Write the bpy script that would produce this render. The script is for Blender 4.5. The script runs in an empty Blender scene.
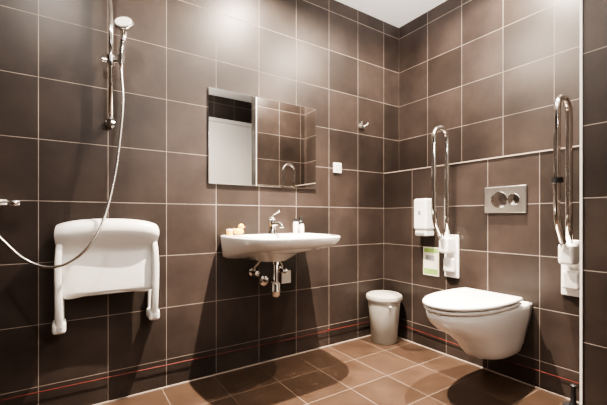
import bpy, bmesh, math
from mathutils import Vector, Matrix
S=bpy.context.scene
S.view_settings.look='AgX - Medium High Contrast'
COL=S.collection
H=2.66; LEDGE=1.36; BW=-2.6; LW=-3.3

# ---------- materials ----------
def nt(name):
    m=bpy.data.materials.new(name); m.use_nodes=True
    return m,m.node_tree,m.node_tree.nodes['Principled BSDF']
def simple(name,col,rough=.4,metal=0,coat=0,noise=0,scale=20):
    m,t,b=nt(name)
    b.inputs['Roughness'].default_value=rough
    b.inputs['Metallic'].default_value=metal
    b.inputs['Coat Weight'].default_value=coat
    tc=t.nodes.new('ShaderNodeTexCoord'); n=t.nodes.new('ShaderNodeTexNoise')
    n.inputs['Scale'].default_value=scale
    t.links.new(tc.outputs['Object'],n.inputs['Vector'])
    mx=t.nodes.new('ShaderNodeMix'); mx.data_type='RGBA'
    mx.inputs[6].default_value=(*[c*(1-noise) for c in col],1)
    mx.inputs[7].default_value=(*[min(1,c*(1+noise)) for c in col],1)
    t.links.new(n.outputs['Fac'],mx.inputs[0])
    t.links.new(mx.outputs[2],b.inputs['Base Color'])
    return m
def tile(name,ua,va,uo,vo,c1,c2,grout,rough=.40,mort=.0017,w=.3,h=.3,nz=.38,offset=0,spec=.35):
    # ua: axis name or 'XY' (x+y, continuous round a corner)
    m,t,b=nt(name); N=t.nodes; L=t.links
    b.inputs['Specular IOR Level'].default_value=spec
    tc=N.new('ShaderNodeTexCoord'); sp=N.new('ShaderNodeSeparateXYZ'); L.new(tc.outputs['Object'],sp.inputs[0])
    def add(o,v):
        a=N.new('ShaderNodeMath'); a.operation='ADD'; a.inputs[1].default_value=v
        if o=='XY':
            s=N.new('ShaderNodeMath'); s.operation='ADD'; L.new(sp.outputs['X'],s.inputs[0]); L.new(sp.outputs['Y'],s.inputs[1]); L.new(s.outputs[0],a.inputs[0])
        else: L.new(sp.outputs[o],a.inputs[0])
        return a.outputs[0]
    cb=N.new('ShaderNodeCombineXYZ'); L.new(add(ua,uo),cb.inputs[0]); L.new(add(va,vo),cb.inputs[1])
    br=N.new('ShaderNodeTexBrick'); br.offset=offset; br.squash=1
    br.inputs['Scale'].default_value=1; br.inputs['Mortar Size'].default_value=mort; br.inputs['Mortar Smooth'].default_value=.1
    br.inputs['Brick Width'].default_value=w; br.inputs['Row Height'].default_value=h; br.inputs['Bias'].default_value=0
    br.inputs['Color1'].default_value=(*c1,1); br.inputs['Color2'].default_value=(*c2,1); br.inputs['Mortar'].default_value=(*grout,1)
    L.new(cb.outputs[0],br.inputs['Vector'])
    n1=N.new('ShaderNodeTexNoise'); n1.inputs['Scale'].default_value=3.5; n1.inputs['Detail'].default_value=8; n1.inputs['Roughness'].default_value=.62
    L.new(tc.outputs['Object'],n1.inputs['Vector'])
    mr=N.new('ShaderNodeMapRange'); mr.inputs['From Min'].default_value=.3; mr.inputs['From Max'].default_value=.7
    mr.inputs['To Min'].default_value=1-nz; mr.inputs['To Max'].default_value=1+nz
    L.new(n1.outputs['Fac'],mr.inputs['Value'])
    vm=N.new('ShaderNodeVectorMath'); vm.operation='SCALE'; L.new(br.outputs['Color'],vm.inputs[0]); L.new(mr.outputs[0],vm.inputs['Scale'])
    L.new(vm.outputs[0],b.inputs['Base Color'])
    rr=N.new('ShaderNodeMapRange'); rr.inputs['To Min'].default_value=rough; rr.inputs['To Max'].default_value=.85
    L.new(br.outputs['Fac'],rr.inputs['Value']); L.new(rr.outputs[0],b.inputs['Roughness'])
    inv=N.new('ShaderNodeMath'); inv.operation='SUBTRACT'; inv.inputs[0].default_value=1; L.new(br.outputs['Fac'],inv.inputs[1])
    bp=N.new('ShaderNodeBump'); bp.inputs['Strength'].default_value=.5; bp.inputs['Distance'].default_value=.0015
    L.new(inv.outputs[0],bp.inputs['Height']); L.new(bp.outputs[0],b.inputs['Normal'])
    return m
T1=(.024,.0178,.0152); T2=(.044,.0325,.0280); GR=(.27,.23,.20)
m_tx=tile('wall_tile_x','X','Z',.2957*20,2.84,T1,T2,GR,w=.2957)
m_ty=tile('wall_tile_y','Y','Z',6.0,2.84,T1,T2,GR)
m_tp=tile('wall_tile_pier','XY','Z',6.6+.46+1.549-.6,2.84,T1,T2,GR)
m_tt=tile('ledge_tile','Y','X',6.0,6.0,T1,T2,GR)
m_fl=tile('floor_tile','X','Y',6.0,6.0,(.036,.0225,.0155),(.058,.036,.0245),(.17,.125,.092),rough=.30,mort=.0018,nz=.35)
m_ceil=simple('ceiling_paint',(.90,.89,.88),.9,noise=.02)
m_white=simple('white_ceramic',(.80,.785,.76),.08,coat=.6,noise=.01)
m_plast=simple('white_plastic',(.78,.765,.74),.28,noise=.01)
m_door=simple('door_paint',(.86,.84,.80),.45,noise=.02)
m_chrome=simple('chrome',(.80,.79,.77),.08,metal=1,noise=.02)
m_steel=simple('brushed_steel',(.5,.48,.46),.3,metal=1,noise=.05)
m_mirror=simple('mirror_glass',(.90,.90,.89),.005,metal=1)
m_black=simple('black_plastic',(.012,.012,.013),.35)
m_bin=simple('bin_plastic',(.42,.40,.36),.4,noise=.04)
m_bind=simple('bin_lid_plastic',(.36,.34,.31),.4,noise=.04)
m_yel=simple('yellow_rubber',(.9,.55,.02),.35)
m_or=simple('orange_rubber',(.85,.2,.02),.4)
m_red=simple('red_cord',(.13,.014,.010),.6)
m_seal=simple('sealant',(.38,.32,.27),.6)
m_green=simple('sign_green',(.25,.40,.10),.5,noise=.3,scale=40)
m_cream=simple('sign_cream',(.74,.71,.58),.5)
m_grey=simple('grey_plastic',(.25,.25,.25),.4)
m_hose=simple('hose_metal',(.75,.73,.70),.25,metal=1,noise=.1,scale=200)
m_fillglow,_t,_b=nt('fill_globe_glow')  # emissive material of the added, unseen fill globe
_b.inputs['Base Color'].default_value=(.9,.88,.85,1); _b.inputs['Emission Color'].default_value=(1,.93,.86,1); _b.inputs['Emission Strength'].default_value=70
_n=_t.nodes.new('ShaderNodeTexNoise'); _n.inputs['Scale'].default_value=30; _t.links.new(_n.outputs['Fac'],_b.inputs['Roughness'])

# ---------- geometry helpers ----------
def obj(name,bm,mat,smooth=True,bev=0,sub=0,loc=None):
    me=bpy.data.meshes.new(name); bmesh.ops.recalc_face_normals(bm,faces=bm.faces[:]); bm.to_mesh(me); bm.free()
    o=bpy.data.objects.new(name,me); COL.objects.link(o)
    me.materials.append(mat)
    if smooth:
        for p in me.polygons: p.use_smooth=True
    if bev:
        b=o.modifiers.new('b','BEVEL'); b.width=bev; b.segments=3; b.limit_method='ANGLE'; b.angle_limit=math.radians(35)
    if sub:
        s=o.modifiers.new('s','SUBSURF'); s.levels=sub; s.render_levels=sub
    if smooth:
        w=o.modifiers.new('w','WEIGHTED_NORMAL') if bev else None
    return o
def box(name,x0,x1,y0,y1,z0,z1,mat,bev=0):
    bm=bmesh.new()
    vs=[bm.verts.new((x,y,z)) for x in(x0,x1) for y in(y0,y1) for z in(z0,z1)]
    for f in((0,1,3,2),(4,6,7,5),(0,4,5,1),(2,3,7,6),(0,2,6,4),(1,5,7,3)): bm.faces.new([vs[i] for i in f])
    return obj(name,bm,mat,smooth=bev>0,bev=bev)
def loft(name,rings,mat,cap0=True,cap1=True,sub=0,bev=0):
    bm=bmesh.new(); R=[[bm.verts.new(p) for p in r] for r in rings]; n=len(R[0])
    for a,b in zip(R,R[1:]):
        for i in range(n): bm.faces.new((a[i],a[(i+1)%n],b[(i+1)%n],b[i]))
    if cap0: bm.faces.new(R[0])
    if cap1: bm.faces.new(R[-1])
    return obj(name,bm,mat,sub=sub,bev=bev)
def smoothpath(P,k=8):
    P=[Vector(p) for p in P]; out=[]
    for i in range(len(P)-1):
        p0=P[max(i-1,0)];p1=P[i];p2=P[i+1];p3=P[min(i+2,len(P)-1)]
        for j in range(k):
            t=j/k
            out.append(.5*((2*p1)+(p2-p0)*t+(2*p0-5*p1+4*p2-p3)*t*t+(3*p1-p0-3*p2+p3)*t**3))
    out.append(P[-1]); return out
def tube(name,P,r,mat,n=12,smooth=0):
    if smooth: P=smoothpath(P,smooth)
    P=[Vector(p) for p in P]
    if isinstance(r,(list,tuple)):
        if len(r)!=len(P):
            q=r; r=[]
            for i in range(len(P)):
                t=i/(len(P)-1)*(len(q)-1); a=int(min(t,len(q)-2)); r.append(q[a]+(q[a+1]-q[a])*(t-a))
        rs=r
    else: rs=[r]*len(P)
    rings=[]; up=None
    for i,p in enumerate(P):
        t=(P[min(i+1,len(P)-1)]-P[max(i-1,0)]).normalized()
        if up is None:
            up=Vector((0,0,1)) if abs(t.z)<.9 else Vector((1,0,0))
        up=(up-t*up.dot(t)).normalized(); s=t.cross(up)
        rings.append([p+(up*math.cos(a)+s*math.sin(a))*rs[i] for a in [2*math.pi*k/n for k in range(n)]])
    return loft(name,rings,mat)
def lathe(name,prof,mat,c=(0,0,0),axis='z',n=32,rot=None):
    rings=[]
    for r,h in prof:
        r=max(r,1e-5)
        ring=[]
        for k in range(n):
            a=2*math.pi*k/n
            v=Vector((r*math.cos(a),r*math.sin(a),h))
            if axis=='y': v=Vector((v.x,-v.z,v.y))
            if axis=='x': v=Vector((-v.z,v.x,v.y))
            if rot is not None: v=rot@v
            ring.append(v+Vector(c))
        rings.append(ring)
    o=loft(name,rings,mat)
    m=o.modifiers.new('e','EDGE_SPLIT'); m.split_angle=math.radians(40)
    return o
def ball(name,c,r,mat,sc=(1,1,1)):
    bm=bmesh.new(); bmesh.ops.create_uvsphere(bm,u_segments=20,v_segments=12,radius=r)
    for v in bm.verts: v.co=Vector((v.co.x*sc[0],v.co.y*sc[1],v.co.z*sc[2]))+Vector(c)
    return obj(name,bm,mat)
def group(name,parts,loc=(0,0,0)):
    e=bpy.data.objects.new(name,None); COL.objects.link(e); e.location=loc; e.empty_display_size=.05
    bpy.context.view_layer.update()
    for p in parts:
        p.parent=e; p.matrix_parent_inverse=Matrix.Translation(-Vector(loc))
    return e

# ---------- room ----------
box('floor',LW,.4,BW,0.0,-.1,0,m_fl)
box('ceiling',LW,.4,BW,0.0,H,H+.1,m_ceil)
box('wall_back',LW-.1,.4,0,.1,-.1,H+.1,m_tx)
box('wall_right',.19,.4,BW,0,0,H,m_ty)
box('wall_right_lower',0,.19,-1.549,0,0,LEDGE-.008,m_ty)
box('trim_1',-.002,.19,-1.549,0,LEDGE-.008,LEDGE,m_tt)
box('wall_partition',-.46,.19,-1.68,-1.549,0,H,m_tp)
box('wall_left',LW-.1,LW,BW,0,0,H,m_ty)
box('wall_front',LW-.1,.4,BW-.1,BW,-.1,H+.1,m_tx)
box('trim_2',-.466,-.458,-1.552,-1.544,0,H,m_plast)
box('trim_3',-.0045,-.001,-1.545,-.005,LEDGE-.006,LEDGE+.001,m_seal)
box('trim_4',LW,0,-.006,-.0005,0,.006,m_seal)
box('trim_5',-.006,-.0005,-1.545,-.006,0,.006,m_seal)
dx0,dx1=-1.02,.06; DT=2.34
group('door_1',[box('leaf',dx0+.05,dx1-.05,BW+.002,BW+.04,.01,DT-.05,m_door,.003),
  box('frame_left',dx0,dx0+.05,BW+.002,BW+.06,0,DT,m_plast,.004),
  box('frame_right',dx1-.05,dx1,BW+.002,BW+.06,0,DT,m_plast,.004),
  box('frame_top',dx0+.05,dx1-.05,BW+.002,BW+.06,DT-.05,DT,m_plast,.004),
  tube('handle',[(dx0+.12,BW+.04,1.03),(dx0+.12,BW+.09,1.03),(dx0+.24,BW+.09,1.03)],.009,m_chrome)],(0,BW,0))

# ---------- mirror ----------
group('wall_mirror',[box('glass',-1.531,-.724,-.014,-.004,1.19,1.78,m_mirror,.001),
   box('backing',-1.52,-.735,-.004,-.0005,1.20,1.77,m_grey)],(-1.13,0,1.19))

# ---------- sink ----------
def sup(t,n):
    c,s=math.cos(t),math.sin(t)
    return (math.copysign(abs(c)**(2/n),c),math.copysign(abs(s)**(2/n),s))
SX=-1.150; SZ=.872; SK=1.055
def sring(a,y0,y1,zf,nf=3.2,nb=9,N=72):
    a*=SK; y1=y1*1.04
    cy=(y0+y1)/2; b=abs(y0-y1)/2; r=[]
    for k in range(N):
        t=2*math.pi*k/N
        n=nf if math.sin(t)<0 else nb
        cx,sy=sup(t,n)
        y=cy+b*sy; x=SX+a*cx*(1-.06*max(0,-sy))
        r.append((x,y,zf(y) if callable(zf) else zf))
    return r
def zb(y):
    t=min(1,max(0,-y/.54)); return SZ-.15+.10*t**.9
rings=[sring(.10,-.001,-.20,.705,2.5,6),
 sring(.17,-.001,-.28,lambda y:zb(y)-.015+.01*min(1,-y/.28),2.6,8),
 sring(.265,-.001,-.44,lambda y:zb(y)-.006,2.9,9),
 sring(.295,-.001,-.497,lambda y:zb(y)+.008,3.6,9),
 sring(.307,-.001,-.514,lambda y:SZ-.03,3.8),
 sring(.310,-.001,-.52,lambda y:SZ-.010,3.8),
 sring(.306,-.002,-.516,SZ-.002,3.8),
 sring(.298,-.006,-.508,SZ,3.8),
 sring(.262,-.145,-.480,SZ,3.2,3.5),
 sring(.252,-.152,-.472,SZ-.008,3,3.5),
 sring(.23,-.165,-.45,SZ-.05,2.6,3),
 sring(.17,-.19,-.40,SZ-.09,2.3,2.6),
 sring(.05,-.25,-.33,SZ-.110,2,2)]
parts=[loft('basin',rings,m_white)]
parts.append(lathe('drain_ring',[(.0,.0),(.022,.0),(.022,.004),(.0,.004)],m_chrome,(SX,-.30,SZ-.1095)))
group('washbasin',parts,(SX,0,SZ))
fx=-1.125; fy=-.075
Z0=SZ+.001
group('basin_faucet',[lathe('base',[(0,0),(.028,0),(.028,.006),(.025,.01),(.023,.06),(.025,.085),(.024,.095),(0,.095)],m_chrome,(fx,fy,Z0)),
  tube('spout',[(fx,fy,Z0+.055),(fx,fy-.05,Z0+.066),(fx,fy-.10,Z0+.066),(fx,fy-.125,Z0+.056),(fx,fy-.13,Z0+.042)],.0135,m_chrome,n=16,smooth=5),
  ball('cap',(fx,fy,Z0+.098),.026,m_chrome,(1,1,.7)),
  tube('lever',[(fx,fy+.005,Z0+.108),(fx,fy-.03,Z0+.130),(fx,fy-.10,Z0+.150)],[.011,.008,.007],m_chrome,n=12,smooth=4)],(fx,fy,Z0))
# trap
tx=-1.15; ty=-.17
parts=[lathe('tailpiece',[(0,0),(.017,0),(.017,.13),(.024,.135),(.024,.152),(0,.152)],m_chrome,(tx,ty,.55)),
 lathe('trap_cup',[(0,0),(.02,0),(.029,.008),(.030,.03),(.033,.034),(.033,.045),(.030,.05),(.030,.085),(.024,.095),(.017,.1),(0,.1)],m_chrome,(tx,ty,.475)),
 tube('waste_pipe',[(tx,ty+.02,.555),(tx,ty+.05,.555),(tx,-.004,.555)],.015,m_chrome),
 lathe('wall_flange',[(0,.001),(.035,.001),(.033,.008),(.016,.012),(0,.012)],m_chrome,(tx,0,.555),'y')]
group('sink_trap',parts,(tx,0,.55))
for i,vx in enumerate((-1.235,-1.03)):
    parts=[lathe('escutcheon',[(0,.001),(.027,.001),(.025,.007),(.011,.01),(0,.01)],m_chrome,(vx,0,.62),'y'),
     lathe('body',[(0,.008),(.011,.008),(.011,.03),(.015,.032),(.015,.055),(.009,.057),(.009,.066),(.017,.068),(.017,.086),(0,.088)],m_chrome,(vx,0,.62),'y'),
     tube('supply_hose',[(vx,-.043,.63),(vx,-.045,.655),(vx+(tx-vx)*.2,-.06,.68),(vx+(tx-vx)*.3,-.07,.695)],.006,m_hose,smooth=5)]
    group('angle_valve' if i==0 else 'angle_valve.001',parts,(vx,0,.64))
def plate(name,x,z,w=.08,h=.08,inner=True):
    ps=[box('cover',x-w/2,x+w/2,-.012,-.0005,z-h/2,z+h/2,m_plast,.004)]
    if inner: ps.append(lathe('socket',[(0,.010),(.021,.010),(.021,.0135),(.018,.0135),(.017,.0115),(0,.0115)],m_grey,(x,0,z),'y'))
    return group(name,ps,(x,0,z))
plate('wall_socket',-.514,1.365,.078,.078)
plate('junction_cover',-.975,.565,.075,.09,False)
hx=-.265;hz=1.726
group('robe_hook',[lathe('rosette',[(0,.0005),(.024,.0005),(.022,.008),(0,.01)],m_steel,(hx,0,hz),'y'),
 tube('prong_left',[(hx,-.008,hz),(hx-.01,-.03,hz-.006),(hx-.03,-.045,hz+.008),(hx-.034,-.047,hz+.022)],.006,m_steel,smooth=5),
 tube('prong_right',[(hx,-.008,hz),(hx+.01,-.03,hz-.006),(hx+.03,-.045,hz+.008),(hx+.034,-.047,hz+.022)],.006,m_steel,smooth=5),
 tube('stem',[(hx,-.008,hz),(hx,-.035,hz-.012),(hx,-.045,hz-.022)],.006,m_steel,smooth=4)],(hx,0,hz))
dx,dy=-1.365,-.085
group('rubber_duck',[ball('body',(dx,dy,Z0+.020),.026,m_yel,(1.25,.95,.78)),ball('head',(dx+.017,dy,Z0+.050),.018,m_yel),
 lathe('beak',[(0,0),(.007,0),(.004,.008),(0,.012)],m_or,(dx+.032,dy,Z0+.048),'z',12,Matrix.Rotation(math.radians(90),3,'Y')),
 tube('tail',[(dx-.02,dy,Z0+.024),(dx-.035,dy,Z0+.040)],[.010,.002],m_yel),
 ball('eye_left',(dx+.027,dy-.013,Z0+.055),.0028,m_black),ball('eye_right',(dx+.027,dy+.013,Z0+.055),.0028,m_black)],(dx,dy,Z0))
group('soap_tub',[lathe('tub',[(0,0),(.019,0),(.02,.025),(0,.025)],m_yel,(-1.42,-.075,Z0)),
 lathe('lid',[(0,0),(.021,0),(.021,.01),(0,.012)],m_plast,(-1.42,-.075,Z0+.025))],(-1.42,-.075,Z0))
def bottle(name,x,y,r,h,mb,mc):
    return group(name,[lathe('body',[(0,0),(r,0),(r,h*.72),(r*.6,h*.8),(0,h*.8)],mb,(x,y,Z0)),
      lathe('cap',[(0,h*.78),(r*.75,h*.78),(r*.75,h),(0,h)],mc,(x,y,Z0)),
      lathe('label',[(r*1.01,h*.15),(r*1.03,h*.16),(r*1.03,h*.52),(r*1.01,h*.53)],m_cream,(x,y,Z0))],(x,y,Z0))
bottle('shampoo_bottle',-.945,-.085,.019,.10,m_plast,m_black)
bottle('shampoo_bottle.001',-.898,-.075,.021,.11,m_black,m_black)
bottle('lotion_bottle',-.925,-.130,.015,.065,m_plast,m_plast)

# ---------- toilet ----------
TY=-1.0
def dring(L,W,z,x0=-.002,a=None,N=40,p=2.25):
    if a is None: a=min(L*.62,.40)
    pts=[]
    xs=-(L-a)
    nb=8
    for i in range(nb): pts.append((x0,TY-W*.92+2*W*.92*i/(nb-1),z))
    for i in range(1,5): 
        t=i/5; pts.append((x0+(xs-x0)*t,TY+W*(.92+.08*min(1,t*1.6)),z))
    for i in range(N+1):
        t=math.pi/2+math.pi*i/N
        c,s=sup(t,p)
        pts.append((xs+a*c,TY+W*s,z))
    for i in range(4,0,-1):
        t=i/5; pts.append((x0+(xs-x0)*t,TY-W*(.92+.08*min(1,t*1.6)),z))
    return pts
RZ=.485
rings=[dring(.24,.080,.170),dring(.29,.10,.175),dring(.34,.115,.195),dring(.385,.128,.235),dring(.43,.14,.285),dring(.51,.153,.335),
 dring(.60,.166,.38),dring(.652,.174,.42),dring(.672,.177,.45),dring(.675,.178,RZ-.01),dring(.668,.173,RZ),dring(.60,.13,RZ)]
parts=[loft('bowl',rings,m_white)]
def lidring(L,W,z,xb,a=.36): return dring(L,W,z,xb,a,p=2.2)
parts.append(loft('seat',[lidring(.675,.176,RZ+.004,-.145),lidring(.685,.184,RZ+.010,-.14),lidring(.685,.184,RZ+.018,-.14),lidring(.675,.176,RZ+.022,-.145)],m_plast))
parts.append(loft('lid',[lidring(.682,.181,RZ+.028,-.14),lidring(.692,.188,RZ+.033,-.135),lidring(.692,.188,RZ+.042,-.135),lidring(.685,.183,RZ+.050,-.14),lidring(.62,.14,RZ+.054,-.17)],m_plast))
for s in(-.07,.07):
    parts.append(lathe('hinge',[(0,0),(.014,0),(.014,.022),(.01,.026),(0,.026)],m_chrome,(-.115,TY+s,RZ)))
group('wall_hung_toilet',parts,(0,TY,RZ))
FY=-1.01
def roundplate_x(name,y,z,w,h,x0,x1,mat,bev): return box(name,x1,x0,y-w/2,y+w/2,z-h/2,z+h/2,mat,bev)
parts=[roundplate_x('plate',FY,1.09,.25,.165,-.0005,-.014,m_steel,.005),
 lathe('button_large',[(0,.012),(.052,.012),(.050,.018),(0,.02)],m_chrome,(0,FY+.03,1.09),'x'),
 lathe('button_small',[(0,.014),(.036,.014),(.034,.021),(0,.023)],m_chrome,(0,FY-.055,1.09),'x')]
group('flush_plate',parts,(0,FY,1.09))
# ---------- grab rails ----------
def rail(name,y,clip=False):
    parts=[]
    parts.append(box('wall_plate',-.018,-.0005,y-.055,y+.055,.56,.86,m_plast,.008))
    parts.append(box('hinge_block',-.115,-.016,y-.036,y+.036,.735,.845,m_plast,.018))
    parts.append(box('lower_boss',-.055,-.016,y-.04,y+.04,.60,.70,m_plast,.015))
    P=[(-.068,y,.83),(-.066,y,1.0),(-.064,y,1.30)]
    R=.072; cx=-.064-R; cz=1.52
    P.append((-.064,y,1.45))
    for i in range(0,13):
        a=math.pi*i/12; P.append((cx+R*math.cos(a),y,cz+R*math.sin(a)))
    P+=[(cx-R,y,1.30),(cx-R,y,1.04),(cx-R+.004,y,.98),(cx-R+.02,y,.93),(cx-R+.055,y,.875),(cx-R+.09,y,.825)]
    parts.append(tube('rail_tube',P,.0165,m_chrome,n=20))
    if clip:
        parts.append(lathe('clip',[(0,-.013),(.026,-.013),(.026,.013),(0,.013)],m_black,(cx-R,y,1.165)))
        parts.append(box('clip_arm',cx-R-.01,cx-R+.055,y-.008,y+.008,1.155,1.175,m_black,.003))
    group(name,parts,(0,y,.7))
rail('toilet_grab_rail',-.65)
rail('toilet_grab_rail.001',-1.365,True)
y=-.455
parts=[box('housing',-.11,-.0005,y-.058,y+.058,.89,1.12,m_plast,.018),
 box('lower_cover',-.10,-.0005,y-.05,y+.05,.845,.888,m_plast,.010),
 box('window',-.112,-.109,y-.012,y+.012,1.0,1.03,m_grey,.001),
 box('lever',-.112,-.10,y-.035,y+.035,.852,.872,m_grey,.003)]
group('soap_dispenser',parts,(0,y,.98))
y=-.475
group('notice_sign',[box('board',-.004,-.0005,y-.068,y+.068,.55,.76,m_cream),
 box('print_upper',-.005,-.004,y-.060,y+.060,.72,.752,m_green),box('print_mid',-.005,-.004,y-.03,y+.045,.66,.70,m_grey),
 box('print_lower',-.005,-.004,y-.060,y+.060,.56,.60,m_green)],(0,y,.65))
# ---------- bin ----------
bx,by=-.16,-.155
parts=[lathe('bucket',[(0,.001),(.094,.001),(.099,.006),(.127,.325),(.135,.327),(.135,.34),(0,.34)],m_bin,(bx,by,0),n=48),
 lathe('lid',[(0,.34),(.140,.34),(.142,.352),(.138,.368),(.12,.380),(.06,.388),(0,.389)],m_bind,(bx,by,0),n=48),
 ball('handle_pivot',(bx-.06,by-.122,.30),.012,m_bind)]
group('waste_bin',parts,(bx,by,0))
# ---------- shower seat ----------
cx=-2.07
def seatpanel():
    prof=[(-.092,.58),(-.106,.588),(-.112,.61),(-.110,.68),(-.106,.76),(-.106,.81),(-.118,.845),(-.138,.875),(-.148,.905),(-.140,.935),(-.118,.952),(-.085,.958),(-.05,.95),(-.035,.93)]
    prof=[(p.y,p.z) for p in smoothpath([(0,a,b) for a,b in prof],4)]
    bm=bmesh.new(); n=32; rows=[]
    M=len(prof)
    for j,(yy,zz) in enumerate(prof):
        t=j/(M-1); w=.198+.034*min(1,t*1.6)
        if t>.55: w*=1-.16*((t-.55)/.45)**2
        if t<.2: w*=1-.14*(1-t/.2)**2
        row=[]
        for i in range(n+1):
            s=-1+2*i/n
            d=.016*(1-s*s) if t<.45 else .006*(1-s*s)
            arch=(.016*(1-s*s)-.012*abs(s)**5) if t>.45 else (.016*(1-abs(s)**2) if t<.15 else 0)
            row.append(bm.verts.new((cx+s*w,yy+d+.022*abs(s)**8,zz+arch)))
        rows.append(row)
    for a,b in zip(rows,rows[1:]):
        for i in range(n): bm.faces.new((a[i],a[i+1],b[i+1],b[i]))
    o=obj('seat_panel',bm,m_plast)
    sm=o.modifiers.new('so','SOLIDIFY'); sm.thickness=.016; sm.offset=-1
    bv=o.modifiers.new('bv','BEVEL'); bv.width=.005; bv.segments=3; bv.limit_method='ANGLE'
    return o
parts=[seatpanel()]
for s in(-1,1):
    X=cx+s*.202
    P=smoothpath([(X+s*.008,-.085,.86),(X+s*.012,-.10,.80),(X+s*.014,-.105,.72),(X+s*.012,-.105,.60),(X+s*.010,-.095,.52),(X+s*.010,-.08,.46)],5)
    rings=[]
    for i,p in enumerate(P):
        w=.014+.004*(i/len(P)); d=.028
        rings.append([(p.x+w*sup(2*math.pi*k/20,4)[0],p.y+d*sup(2*math.pi*k/20,4)[1],p.z) for k in range(20)])
    parts.append(loft('side_arm',rings,m_plast))
    parts.append(box('hinge_foot',X+s*.010-.028,X+s*.010+.028,-.108,-.0005,.425,.48,m_plast,.014))
    parts.append(box('wall_bracket',X+s*.010-.02,X+s*.010+.02,-.03,-.0005,.475,.58,m_plast,.006))
    parts.append(lathe('hinge_pin',[(0,0),(.012,0),(.012,.006),(0,.007)],m_grey,(X+s*.010,-.106,.452),'y',16))
parts.append(tube('cross_bar',[(cx-.2,-.075,.60),(cx+.2,-.075,.60)],.012,m_plast))
group('folding_shower_seat',parts,(cx,0,.45))
# ---------- shower rail set ----------
rx=-2.063; ry=-.06
parts=[tube('riser_bar',[(rx,ry,1.46),(rx,ry,2.35)],.0115,m_chrome,n=20)]
for z in(1.475,2.33):
    parts.append(lathe('wall_mount',[(0,.0005),(.024,.0005),(.024,.01),(.012,.014),(.012,.05),(.018,.052),(.018,.075),(0,.077)],m_chrome,(rx,0,z),'y'))
SLZ=1.79
parts.append(lathe('slider',[(0,-.028),(.019,-.028),(.021,0),(.019,.028),(0,.028)],m_chrome,(rx,ry,SLZ)))
parts.append(lathe('slider_knob',[(0,0),(.014,0),(.016,.022),(.012,.026),(0,.026)],m_chrome,(rx-.018,ry,SLZ),'x',20))
hxx=rx+.045
parts.append(tube('holder_arm',[(rx,ry,SLZ),(rx+.025,ry-.015,SLZ),(hxx,ry-.03,SLZ)],.011,m_chrome))
parts.append(lathe('holder_cone',[(0,-.02),(.015,-.02),(.02,.02),(0,.02)],m_chrome,(hxx,ry-.03,SLZ+.005)))
parts.append(tube('handset_handle',[(hxx,ry-.028,SLZ-.035),(hxx,ry-.032,SLZ+.02),(hxx+.005,ry-.04,SLZ+.09),(hxx+.010,ry-.058,SLZ+.145)],[.011,.013,.013,.015],m_chrome,n=16))
R=Matrix.Rotation(math.radians(58),3,'X')
R=Matrix.Rotation(math.radians(-25),3,'Z')@R
hc=(hxx+.012,ry-.070,SLZ+.165)
parts.append(lathe('handset_head',[(0,-.012),(.02,-.012),(.042,.0),(.050,.012),(.050,.02),(.046,.024),(0,.024)],m_chrome,hc,'z',32,R))
parts.append(lathe('spray_face',[(0,.024),(.040,.024),(.038,.027),(0,.027)],m_plast,hc,'z',32,R))
z0=SLZ-.035
parts.append(tube('hose',[(hxx,ry-.028,z0),(hxx+.003,ry-.03,1.70),(hxx+.008,ry-.035,1.58),(hxx-.005,ry-.05,1.40),(hxx-.03,ry-.07,1.20),(hxx-.075,ry-.10,1.0),(hxx-.135,ry-.13,.86),(hxx-.22,ry-.13,.775),(hxx-.31,ry-.10,.755),(hxx-.40,ry-.06,.80),(hxx-.48,ry-.03,.89),(hxx-.56,ry-.02,.98)],.0068,m_hose,n=10,smooth=8))
group('hand_shower_set',parts,(rx,0,1.46))
vx=-2.575; vz=1.045
parts=[tube('mixer_body',[(vx-.14,-.06,vz),(vx+.10,-.06,vz)],.018,m_chrome,n=24),
 lathe('inlet_left',[(0,.0005),(.03,.0005),(.028,.01),(.014,.014),(.014,.05),(0,.05)],m_chrome,(vx-.075,0,vz),'y'),
 lathe('inlet_right',[(0,.0005),(.03,.0005),(.028,.01),(.014,.014),(.014,.05),(0,.05)],m_chrome,(vx+.055,0,vz),'y'),
 tube('knob_right',[(vx+.10,-.06,vz),(vx+.145,-.06,vz)],.015,m_chrome,n=20),
 tube('outlet',[(hxx-.56,-.08,.98),(hxx-.56,-.065,vz-.01)],.01,m_chrome)]
group('shower_mixer',parts,(vx,0,vz))
# ---------- pull cord ----------
group('emergency_pull_cord',[tube('cord_back',[(LW+.01,-.012,.145),(-2,-.012,.135),(-1,-.012,.125),(-.012,-.012,.12)],.0023,m_red,n=6),
 tube('cord_right',[(-.012,-.012,.12),(-.012,-.8,.10),(-.012,-1.53,.11)],.0023,m_red,n=6),
 ball('eyelet_corner',(-.010,-.010,.12),.006,m_red)]+[lathe('eyelet',[(0,.0005),(.006,.0005),(.006,.014),(0,.016)],m_red,(x,0,.13),'y',10) for x in(-2.6,-1.6,-.6)],(0,0,.15))
qx,qy=-.33,-1.475
group('toilet_brush',[lathe('holder',[(0,.001),(.045,.001),(.048,.01),(.04,.12),(.036,.125),(0,.125)],m_black,(qx,qy,0)),
 lathe('handle',[(0,.12),(.02,.12),(.012,.14),(.009,.2),(.013,.215),(0,.222)],m_black,(qx,qy,0))],(qx,qy,0))

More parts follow.
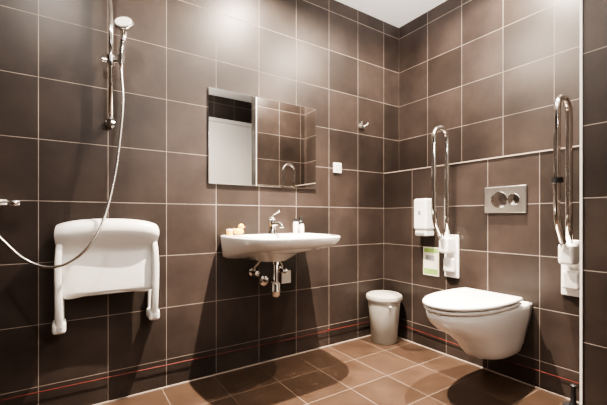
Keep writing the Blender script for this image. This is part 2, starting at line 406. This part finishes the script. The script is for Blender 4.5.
# ---------- lights ----------
def down(i,x,y,beams,r=.014,col=(1,.84,.68)):
    ps=[]
    for p,spot,blend in beams:
        L=bpy.data.lights.new('lamp','SPOT'); L.energy=p; L.color=col; L.spot_size=math.radians(spot); L.spot_blend=blend; L.shadow_soft_size=r
        o=bpy.data.objects.new('lamp',L); COL.objects.link(o); o.location=(x,y,H-.03); ps.append(o)
    ps.append(lathe('trim_ring',[(.05,-.001),(.062,-.001),(.060,-.008),(.05,-.010)],m_steel,(x,y,H)))
    group('recessed_downlight' if i==0 else 'recessed_downlight.%03d'%i,ps,(x,y,H))
down(0,-1.12,-.60,[(210,165,.45),(1650,84,1)])
down(1,-.30,-1.10,[(200,172,.3),(950,60,1)])
down(2,-2.35,-.95,[(95,150,.6)],col=(1,.90,.80))
# unseen fill spot and holder behind the camera, added to whiten the ceiling
ux,uy,uz=-1.95,-2.52,1.75
L=bpy.data.lights.new('lamp','SPOT'); L.energy=1500; L.color=(1,.95,.90); L.spot_size=math.radians(58); L.spot_blend=1; L.shadow_soft_size=.05
ul=bpy.data.objects.new('lamp',L); COL.objects.link(ul); ul.location=(ux,uy,uz)
ul.rotation_euler=(Vector((-.3,-.7,H+.85))-Vector((ux,uy,uz))).to_track_quat('-Z','Y').to_euler()
group('ceiling_fill_spot',[ul,box('fill_spot_bracket',ux-.03,ux+.03,BW+.001,uy-.03,uz-.10,uz-.04,m_steel,.004),
  lathe('fill_spot_cup',[(0,-.11),(.05,-.11),(.07,-.04),(.066,-.04),(.046,-.10),(0,-.10)],m_steel,(ux,uy,uz))],(ux,BW,uz))
# glowing globe added out of view as ceiling and frontal fill
def add_fill_globe(name,gx,gy,gz):
    g=ball('globe',(gx,gy,gz),.12,m_fillglow)
    return group(name,[g,tube('fill_globe_cable',[(gx,gy,gz+.13),(gx,gy,H-.03)],.004,m_black),
      lathe('globe_cap',[(0,.11),(.04,.11),(.035,.14),(0,.15)],m_steel,(gx,gy,gz)),
      lathe('fill_globe_rose',[(0,-.03),(.05,-.03),(.055,-.001),(0,-.001)],m_steel,(gx,gy,H))],(gx,gy,H))
add_fill_globe('fill_globe',-1.45,-2.35,1.95)
W=bpy.data.worlds.new('World'); S.world=W; W.use_nodes=True
W.node_tree.nodes['Background'].inputs[0].default_value=(1,.93,.85,1); W.node_tree.nodes['Background'].inputs[1].default_value=.3

# ---------- camera ----------
c=bpy.data.cameras.new('camera'); co=bpy.data.objects.new('camera',c); COL.objects.link(co); S.camera=co
c.sensor_width=36; c.sensor_fit='HORIZONTAL'; c.lens=36*352/607; c.shift_y=15.5/607; c.clip_start=.02
co.location=(-2.24,-2.13,.977)
co.rotation_euler=(math.radians(90),0,math.radians(-(90-56.4)))
